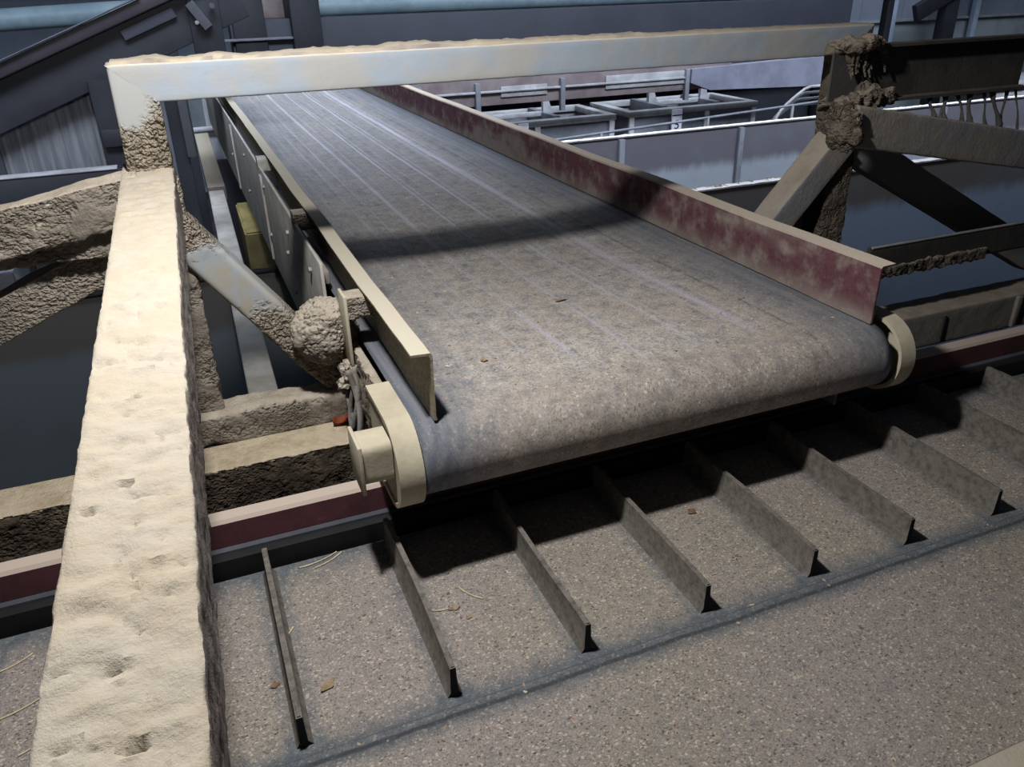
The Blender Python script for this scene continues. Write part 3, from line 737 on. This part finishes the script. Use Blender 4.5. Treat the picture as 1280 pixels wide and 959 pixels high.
def straw_mesh(c, L, ang, r=0.0013, bend=0.15):
    bm = bmesh.new(); pts = []
    for i in range(9):
        t = i/8-0.5; q = Vector((t*L, bend*L*(4*t*t-1)*0.5, 0.0)); q.rotate(Matrix.Rotation(ang, 3, 'Z')); pts.append(Vector(c)+q+Vector((0, 0, r*0.9)))
    for i in range(8): add_cyl(bm, pts[i], pts[i+1], r, 6)
    return bm
tag(obj('dry_leaf', leaf_mesh((0.213, 1.560, -0.1995), 0.050, 0.034, 0.6, 0.5), M['leaf']), 'rust brown curled dry leaf on the dusty chord beside the left end cap', 'leaf')
tag(obj('leaf_fragment', leaf_mesh((0.754, 1.586, -0.010), 0.035, 0.012, 0.2, 0.3), M['chip']), 'tan leaf fragment lying in the middle of the striped belt', 'leaf')
tag(obj('leaf_fragment', leaf_mesh((0.469, 1.330, -0.001), 0.018, 0.014, 1.2, 0.4), M['chip']), 'pale leaf fragment on the striped belt near its left guard end', 'leaf')
for nm, c, L, w, a_, lab in (
    ('wood_chip', (0.052, 0.932, -0.2995), 0.030, 0.016, 0.7, 'cream chip on the cleated belt between the two cleats nearest the viewer'),
    ('wood_chip', (0.284, 1.015, -0.2995), 0.022, 0.012, 0.0, 'cream chip with straw beside the second cleat from the rail'),
    ('wood_chip', (0.809, 1.085, -0.2995), 0.022, 0.016, 0.4, 'orange tan chip at the edge of the shadow under the drum'),
    ('wood_chip', (0.300, 0.985, -0.2995), 0.012, 0.010, 0.9, 'small round chip in the third bay of the cleated belt'),
    ('wood_chip', (-0.022, 0.965, -0.2995), 0.016, 0.010, 0.3, 'brown chip against the left side of the nearest cleat')):
    tag(obj(nm, leaf_mesh(c, L, w, a_, 0.25), M['bark'] if 'orange' in lab or 'brown' in lab else M['chip']), lab, 'chip')
for c, L, a_, lab in (
    ((0.092, 1.240, -0.2995), 0.075, 0.25, 'long pale straw along the black skirt behind the nearest cleat'),
    ((0.110, 1.232, -0.2995), 0.060, 0.45, 'short pale straw crossing the long one by the black skirt'),
    ((0.323, 1.040, -0.2995), 0.055, -1.0, 'curved pale straw in the lit third bay of the cleated belt'),
    ((0.258, 1.022, -0.2995), 0.030, -0.3, 'thin straw against the second cleat from the rail'),
    ((-0.400, 1.180, -0.2995), 0.050, 0.5, 'straw left of the cream rail, furthest up the belt'),
    ((-0.375, 1.080, -0.2995), 0.085, 0.45, 'long straw left of the cream rail, middle of three'),
    ((-0.345, 1.000, -0.2995), 0.070, 0.6, 'straw left of the cream rail, nearest the viewer'),
    ((0.012, 1.07, -0.2995), 0.03, 0.8, 'short straw right of the nearest cleat')):
    tag(obj('straw', straw_mesh(c, L, a_), M['straw']), lab, 'straw')

def crumbs(name, n, place, label, size):
    bm = bmesh.new()
    for _ in range(n):
        x, y, z = place(); s = size*(0.35+rnd.random()**3*1.3)
        a_ = rnd.random()*6.28; ca, sa = math.cos(a_), math.sin(a_)
        l, w, h = s*(1+rnd.random()), s*(0.5+0.5*rnd.random()), s*(0.35+0.4*rnd.random())
        P = [(-l, -w*.6, 0), (l*.7, -w, 0), (l, w*.5, 0), (-l*.6, w, 0), (rnd.uniform(-.3, .3)*l, rnd.uniform(-.4, .4)*w, h), (l*.5, 0, h*.8)]
        vs = [bm.verts.new((x+px*ca-py*sa, y+px*sa+py*ca, z+pz-0.0006)) for px, py, pz in P]
        for f in ((0, 1, 5, 4), (1, 2, 5), (2, 3, 4, 5), (3, 0, 4), (3, 2, 1, 0)): bm.faces.new([vs[i] for i in f])
    return tag(obj(name, bm, M['crumbs'], None, False), label, 'crumbs', kind='stuff')
def on_upper():
    while True:
        x = rnd.uniform(0.33, 1.24); y = 1.17+1.9*rnd.random()**1.9
        d = math.exp(-((x-0.52)/0.22)**2) + 0.35 + (0.5 if y < 1.35 else 0)
        if rnd.random()*1.4 < d:
            return x, y, sag((x-X0)/(X1-X0), y)
crumbs('earth_crumbs', 1500, on_upper, 'loose earth and bark crumbs lying on the striped belt', 0.0027)
def on_lower():
    while True:
        y = rnd.uniform(0.40, 1.235); x = rnd.uniform(-0.5, 2.2)
        fx = ((x-0.002)/0.2235+20.5) % 1.0
        if abs(fx-0.5) < 0.09 and y > 0.82: continue
        return x, y, lowz(y)
crumbs('bark_crumbs', 5200, on_lower, 'loose bark and earth crumbs lying on the cleated belt', 0.0022)
def on_rim():
    return rnd.uniform(2.40, 3.0) if rnd.random() < 0.75 else rnd.uniform(3.0, 4.2), 3.53+0.04*rnd.random(), -0.349
crumbs('white_chips', 160, on_rim, 'pale chips heaped on the rim of the nearer hopper wall', 0.012)

# ================================================================== HOPPER WALLS
def hopper_wall(y, x0, x1, ztop, label, mat, ribs, rimw, rimmat):
    h = thing('hopper_wall', ((x0+x1)/2, y, -2.0), label, 'hopper wall')
    obj('panel', box((x0, y, -2.0), (x1, y+0.02, ztop-0.012)), mat, h, False)
    obj('rim', tube((x0, y+rimw/2-0.012, ztop-0.006), (x1, y+rimw/2-0.012, ztop-0.006), rimw, 0.012, step=0.02, lstep=0.03, r=0.002, disp=lambda p, n: (fbm(p, 20, 3)*0.004 if n.z > 0.3 else 0)), rimmat, h)
    for x in ribs: obj('rib', box((x-0.022, y-0.035, -2.0), (x+0.022, y, ztop-0.02), 0.003), M['greypaint'], h)
    return h
hopper_wall(5.15, 2.05, 7.5, -0.35, 'far grey hopper wall with white rim and upright ribs', mat_hopper(-0.62, 0.05, (92, 90, 98), (136, 143, 152)), (2.92, 3.95, 5.0, 6.0), 0.055, M['rim'])
hopper_wall(3.525, 1.75, 6.8, -0.345, 'nearer blue grey hopper wall with white rim behind the right truss', mat_hopper(-0.56, 0.06, (78, 74, 73), (104, 116, 134)), (), 0.05, M['rim'])
hopper_wall(3.2, -2.6, 1.0, -0.345, 'blue grey hopper wall seen left of the conveyor under the rail', mat_hopper(-0.57, 0.03, (80, 78, 76), (86, 94, 100)), (), 0.03, M['black'])

# ================================================================== FAR EQUIPMENT, RIGHT
fb = thing('trough_conveyor', (3.5, 6.25, -0.22), 'long beige trough conveyor seen just beneath the crossbar', 'conveyor')
obj('trough', box((1.38, 6.2, -0.222), (4.6, 6.32, 0.02), 0.006), M['trough'], fb)
obj('trough_lip', box((1.38, 6.17, -0.125), (4.6, 6.2, -0.11), 0.003), M['railgrey'], fb)
obj('panel', box((3.35, 6.185, -0.165), (4.15, 6.2, -0.06), 0.003), M['railgrey'], fb)
obj('panel', box((2.42, 6.185, -0.165), (2.82, 6.2, -0.085), 0.003), M['railgrey'], fb)
bm = bmesh.new()
pr = [(4.15, -0.05), (4.15, -0.16), (4.35, -0.23), (5.70, -0.275), (5.70, -0.10), (5.55, -0.02)]
f = [[bm.verts.new((x, y, z)) for x, z in pr] for y in (6.14, 6.34)]
for j in range(6): bm.faces.new((f[0][j], f[0][(j+1) % 6], f[1][(j+1) % 6], f[1][j]))
bm.faces.new(f[0]); bm.faces.new(list(reversed(f[1])))
tag(obj('chute', bm, M['chute'], fb, False), 'pale lilac end chute')
for x in (1.75, 2.22, 2.95, 4.13): obj('bracket', box((x-0.02, 6.16, -0.30), (x+0.02, 6.2, -0.05), 0.003), M['greypaint'], fb)
for x in (1.6, 5.9): obj('leg', box((x-0.05, 6.22, -2.0), (x+0.05, 6.32, -0.15), 0.004), M['darkblue'], fb)
obj('tie_beam', box((4.5, 6.24, -0.10), (5.95, 6.31, -0.02), 0.004), M['darkblue'], fb)

def bin_box(x0, x1, y0, y1, zt, label, lab, txt):
    b_ = thing('storage_bin', ((x0+x1)/2, (y0+y1)/2, -2.0), label, 'bin', 'grey storage bins behind the hopper')
    bm = bmesh.new(); t = 0.03
    add_box(bm, (x0, y0, -2.0), (x1, y0+t, zt-0.05)); add_box(bm, (x0, y1-t, -2.0), (x1, y1, zt-0.05))
    add_box(bm, (x0, y0+t, -2.0), (x0+t, y1-t, zt-0.05)); add_box(bm, (x1-t, y0+t, -2.0), (x1, y1-t, zt-0.05))
    obj('shell', bm, M['greypaint'], b_, False)
    bm = bmesh.new(); q = 0.06
    add_box(bm, (x0-0.02, y0-0.03, zt-0.05), (x1+0.02, y0+q, zt), 0.004); add_box(bm, (x0-0.02, y1-q, zt-0.05), (x1+0.02, y1+0.02, zt), 0.004)
    add_box(bm, (x0-0.02, y0+q, zt-0.05), (x0+q, y1-q, zt), 0.004); add_box(bm, (x1-q, y0+q, zt-0.05), (x1+0.02, y1-q, zt), 0.004)
    obj('rim', bm, M['railgrey'], b_)
    xm = x0+(x1-x0)*0.30; xn = x0+(x1-x0)*0.72
    obj('divider', box((xm-0.03, y0+q, zt-0.10), (xm+0.03, y1-q, zt+0.015), 0.004), M['greypaint'], b_)
    obj('divider', box((xn-0.03, y0+q, zt-0.10), (xn+0.03, y1-q, zt+0.015), 0.004), M['greypaint'], b_)
    obj('inner_rail', box((xm, (y0+y1)/2-0.02, zt-0.02), (xn, (y0+y1)/2+0.02, zt+0.02), 0.004), M['railgrey'], b_)
    for x in (xm-0.02, xn-0.02):
        bm = bmesh.new(); pr = [(x, zt), (x+0.10, zt), (x+0.05, zt+0.13), (x, zt+0.15)]
        f = [[bm.verts.new((xx, yy, zz)) for xx, zz in pr] for yy in ((y0+y1)/2-0.04, (y0+y1)/2+0.0)]
        for j in range(4): bm.faces.new((f[0][j], f[0][(j+1) % 4], f[1][(j+1) % 4], f[1][j]))
        bm.faces.new(f[0]); bm.faces.new(list(reversed(f[1]))); obj('bracket', bm, M['railgrey'], b_, False)
    for x in (x0+(x1-x0)*0.6, x0+0.02, x1-0.02): obj('upright', box((x-0.025, y0-0.03, -2.0), (x+0.025, y0, zt-0.05), 0.003), M['railgrey'], b_)
    lx0, lx1, lz0, lz1 = lab
    lb = obj('label', box((lx0, y0-0.05, lz0), (lx1, y0-0.035, lz1), 0.001), M['label'], b_)
    obj('label_band', box((lx0, y0-0.052, lz1-0.055), (lx1, y0-0.049, lz1-0.045)), M['ink'], lb, False)
    cu = bpy.data.curves.new('digit', 'FONT'); cu.body = txt; cu.size = 0.11; cu.extrude = 0.0015; cu.align_x = 'CENTER'
    to = bpy.data.objects.new('digit_curve', cu); COL.objects.link(to)
    bpy.context.view_layer.update()
    me = bpy.data.meshes.new_from_object(to.evaluated_get(bpy.context.evaluated_depsgraph_get()))
    bpy.data.objects.remove(to)
    me.transform(Matrix.Translation(((lx0+lx1)/2, y0-0.052, lz0+0.012)) @ Matrix.Rotation(math.pi/2, 4, 'X'))
    me.materials.append(M['ink']); d = bpy.data.objects.new('digit', me); COL.objects.link(d); d.parent = lb; d.matrix_parent_inverse = world_of(lb).inverted()
    return b_
bin_box(1.75, 3.60, 6.50, 7.20, -0.415, 'open grey storage bin with white number label, left of two behind the far hopper wall', (2.675, 2.765, -0.575, -0.425), '2')
bin_box(3.76, 5.12, 6.50, 7.20, -0.41, 'open grey storage bin with white number label, right of two behind the far hopper wall', (4.185, 4.29, -0.60, -0.42), '5')
rl = thing('hand_rail', (4.0, 5.5, -2.0), 'thin grey hand rail in front of the storage bins', 'railing')
obj('top_rail', cyl((2.3, 5.5, -0.41), (5.2, 5.5, -0.29), 0.010, 10), M['greypaint'], rl)
for x in (2.95, 3.9, 4.72, 5.15): obj('rail_post', cyl((x, 5.5, -2.0), (x, 5.5, -0.41+(x-2.3)*0.0414), 0.013, 10), M['railgrey'], rl)
# frame crate with hoses at far right
gc = thing('pipe_rack', (5.1, 6.0, -2.0), 'grey pipe rack with bent bars right of the storage bins', 'rack')
for k in range(4):
    bm = bmesh.new(); pts = []
    for i in range(13):
        t = i/12; pts.append(Vector((4.95+0.75*t, 6.0+0.06*k, -0.55+0.30*min(1, t*2.2)**0.6-0.06*k)))
    for i in range(12): add_cyl(bm, pts[i], pts[i+1], 0.012, 8)
    obj('bar', bm, M['railgrey'], gc)
obj('stand', box((4.93, 5.98, -2.0), (4.97, 6.25, -0.6), 0.004), M['greypaint'], gc)
bx = thing('grey_cabinet', (8.1, 6.2, -2.0), 'pale grey cabinet at the right edge behind the truss', 'cabinet')
obj('body', box((7.66, 6.0, -2.0), (8.9, 6.6, -0.45), 0.01), M['railgrey'], bx)
obj('top', box((7.30, 5.97, -0.44), (8.95, 6.63, -0.38), 0.01), M['railgrey'], bx)

# far wall: pillars, dark struts
for k, x in enumerate((10.6, 12.64, 14.73)):
    tag(obj('wall_pillar', tube((x, 12.36, -2.0), (x-0.02, 12.36, 4.4), 0.12, 0.12, up=(0, 1, 0), step=0.06, lstep=1.0, r=0.02), M['pillar']),
        ('pale blue wall pillar rising behind the right end of the crossbar', 'pale blue wall pillar behind the left half of the dark channel', 'pale blue wall pillar behind the right half of the dark channel')[k], 'pillar', 'pillars on the far wall')
g = thing('dark_gantry', (4.3, 8.2, -2.0), 'wide dark blue grey gantry girder behind the crossbar', 'girder')
bm = bmesh.new(); add_box(bm, (0.60, 8.0, -0.35), (7.55, 8.25, 0.40), 0.01); obj('girder', bm, M['gantry'], g)
obj('dark_backdrop', box((0.60, 8.24, -2.0), (7.55, 8.28, -0.36), 0.004), M['darkblue'], g)  # added dark sheet, stands in for the darkness behind the bins
obj('flange', box((0.50, 7.92, -0.36), (7.6, 8.3, -0.33), 0.005), M['darkblue'], g)
obj('ledge', box((0.52, 7.93, 0.235), (1.15, 8.0, 0.255), 0.004), M['greypaint'], g)
obj('end_column', box((0.62, 7.96, -0.1), (0.9, 8.3, 0.62), 0.01), M['darkblue'], g)
obj('end_column', box((1.12, 7.9, -0.1), (1.38, 8.3, 0.75), 0.01), M['darkblue'], g)
for x in (1.2, 7.4): obj('leg', box((x-0.1, 8.05, -2.0), (x+0.1, 8.2, -0.35), 0.01), M['darkblue'], g)
obj('rag_sheet', box((0.55, 8.28, 0.40), (1.12, 8.31, 0.95), 0.004), M['beige'], g)
for x0, x1, za_, zb_, lab in ((-4.0, 0.30, 0.355, 0.505, 'blue grey pipe at the top left above the dark inclined conveyor'), (1.40, 9.0, 0.468, 0.475, 'blue grey pipe along the top behind the gantry girder')):
    dp = thing('overhead_pipe', ((x0+x1)/2, 8.7, -2.0), lab, 'pipe', 'blue grey pipes at the top of the hall')
    obj('pipe', cyl((x0, 8.7, za_), (x1, 8.7, zb_), 0.092, 32), M['pipeblue'], dp)
    for x in (x0+0.2, x1-0.2): obj('pipe_support', box((x-0.05, 8.65, -2.0), (x+0.05, 8.75, za_-0.06), 0.004), M['darkblue'], dp)
st = thing('diagonal_strut', (13.0, 11.8, -2.0), 'dark steel strut leaning against the far wall between two pillars', 'strut')
obj('strut', tube((12.7, 11.9, -0.05), (15.2, 11.9, 1.05), 0.1, 0.30, step=0.1, lstep=0.5, r=0.02), M['darkblue'], st)
obj('column', box((13.45, 11.9, -2.0), (13.75, 12.1, 0.45), 0.01), M['darkblue'], st)
st = thing('machine_housing', (9.3, 11.5, -2.0), 'dark blue machine end wall beyond the right of the gantry', 'machine')
obj('panel', box((7.0, 11.4, -2.0), (9.6, 11.9, 1.2), 0.02), M['darkblue'], st)
obj('slanted_panel', tube((9.55, 11.6, 0.10), (10.6, 11.6, 0.75), 0.3, 0.30, step=0.1, lstep=0.5, r=0.02), M['darkblue'], st)

# ================================================================== FAR EQUIPMENT, LEFT
ic = thing('inclined_conveyor', (-0.3, 4.6, 0.3), 'dark inclined conveyor rising to the right behind the left end of the crossbar', 'conveyor')
sl = Vector((0.639, 0, 0.245)).normalized()
def inc(x0z0, L, w, h, y, mat, nm, r=0.004):
    p = Vector((x0z0[0], y, x0z0[1])); return obj(nm, tube(p, p+sl*L, w, h, step=0.05, lstep=0.2, r=r), mat, ic)
inc((-1.40, -0.065), 1.93, 0.05, 0.20, 4.5, M['darkblue'], 'side_panel')
inc((-1.40, 0.075), 1.75, 0.12, 0.055, 4.48, mat_plain('plum_dark_paint', (54, 49, 58), (44, 41, 50), 4, 0.5, 0.05), 'side_channel')
inc((-1.40, 0.112), 1.45, 0.04, 0.008, 4.42, M['midgrey'], 'edge_trim')
inc((-1.40, 0.02), 1.8, 0.6, 0.04, 4.85, M['black'], 'belt')
inc((-0.15, 0.47), 0.26, 0.03, 0.05, 4.47, M['gantry'], 'rib')
bk = obj('hinge_bracket', tube((0.165, 4.44, 0.60), (0.235, 4.44, 0.49), 0.03, 0.045, step=0.02, r=0.004), M['midgrey'], ic)
obj('bolt', cyl((0.265, 4.40, 0.585), (0.265, 4.44, 0.585), 0.012, 12), M['midgrey'], bk)
obj('bolt', cyl((0.185, 4.40, 0.515), (0.185, 4.44, 0.515), 0.009, 12), M['bolt'], bk)
obj('hinge_plate', box((0.155, 4.46, 0.36), (0.30, 4.50, 0.68), 0.005), M['darkblue'], ic)
obj('leg', tube((-0.30, 4.52, 0.28), (-0.30, 4.52, -2.0), 0.10, 0.15, up=(0, 1, 0), step=0.05, lstep=0.4, r=0.006), M['darkblue'], ic)
obj('leg_bracket', box((-0.34, 4.42, -0.02), (-0.20, 4.50, 0.06), 0.004), M['darkblue'], ic)
sp_ = thing('corrugated_screen', (-0.55, 4.56, -2.0), 'grey corrugated sheet screen under the dark inclined conveyor', 'screen')
bm = bmesh.new(); NXC = 120; rows = []
for i in range(NXC+1):
    x = -0.80+0.56*i/NXC; y = 4.56+0.004*math.sin(i*0.9)
    rows.append([bm.verts.new((x, y, z)) for z in (-2.0, 0.10+(x+0.80)*0.39)])
for i in range(NXC): bm.faces.new((rows[i][0], rows[i+1][0], rows[i+1][1], rows[i][1]))
bmesh.ops.solidify(bm, geom=bm.faces[:], thickness=0.004)
obj('sheet', bm, M['corr'], sp_)
obj('edge_post', box((-0.86, 4.54, -2.0), (-0.80, 4.60, 0.05), 0.004), M['darkblue'], sp_)
hb = thing('dark_cross_beam', (-1.2, 4.4, -2.0), 'dark horizontal beam with pale top edge at left below the corrugated screen', 'beam')
obj('beam', box((-2.4, 4.32, -0.28), (-0.28, 4.40, -0.105), 0.004), M['darkblue'], hb)
obj('pale_edge', box((-2.4, 4.315, -0.106), (-0.30, 4.40, -0.099), 0.002), M['railgrey'], hb)
for x in (-2.3, -0.36): obj('leg', box((x-0.04, 4.33, -2.0), (x+0.04, 4.39, -0.28)), M['darkblue'], hb)
mh = thing('grey_machine_housing', (-1.3, 3.7, -2.0), 'grey machine housing at the far left under the sloping brace', 'machine')
obj('housing', box((-2.2, 3.6, -2.0), (-0.72, 3.95, -0.34), 0.01), M['greypaint'], mh)
obj('roller', cyl((-0.95, 3.55, -0.33), (-0.60, 3.55, -0.25), 0.03, 16), M['darksteel'], mh)

dk = thing('steel_post', (0.0, 4.0, -2.0), 'dark upright steel post just right of the left portal post', 'post')
obj('post', tube((-0.012, 4.0, -2.0), (0.003, 4.0, 0.30), 0.062, 0.06, up=(0, 1, 0), step=0.03, lstep=0.4, r=0.004), M['darkblue'], dk)
obj('cover_strip', box((0.024, 3.95, -0.02), (0.062, 3.99, 0.30), 0.003), M['midgrey'], dk)
ra = thing('lower_rail', (0.1, 5.5, -0.44), 'long grey rail running away beneath the left side of the striped belt', 'rail')
obj('rail', tube((0.086, 2.05, -0.44), (0.150, 5.2, -0.44), 0.085, 0.08, step=0.03, lstep=0.1, r=0.006), M['framesteel'], ra)
obj('far_rail', tube((0.150, 5.0, -0.42), (0.166, 6.7, -0.364), 0.10, 0.08, step=0.03, lstep=0.2, r=0.006), M['dust'], ra)
obj('leg', box((0.05, 2.12, -2.0), (0.12, 2.19, -0.48)), M['framesteel'], ra)
obj('leg', box((0.11, 5.0, -2.0), (0.18, 5.07, -0.48)), M['framesteel'], ra)
yb = thing('yellow_guard_box', (0.2, 4.1, -2.0), 'dull yellow guard box under the left side of the striped belt', 'guard box')
bm = bmesh.new(); pr = [(3.82, -0.36), (4.20, -0.30), (4.20, -0.9), (3.82, -0.9)]
sweep(bm, pr, 0.20, 0.325)
bmesh.ops.bevel(bm, geom=bm.edges[:], offset=0.008, segments=2, affect='EDGES'); obj('box', bm, M['yellow'], yb)
obj('pedestal', box((0.21, 3.86, -2.0), (0.315, 4.16, -0.9)), M['darksteel'], yb)
gp = thing('grey_back_panel', (0.3, 5.9, -2.0), 'grey sheet panel seen between the far rail and the striped belt', 'panel')
obj('panel', box((0.22, 6.9, -2.0), (0.75, 6.95, 0.2), 0.004), M['corr'], gp)
obj('pipe', cyl((0.12, 6.85, -0.32), (0.70, 6.85, -0.31), 0.022, 12), M['railgrey'], gp)
obj('lower_panel', box((0.16, 6.80, -2.0), (0.75, 6.84, -0.55), 0.004), M['darkblue'], gp)
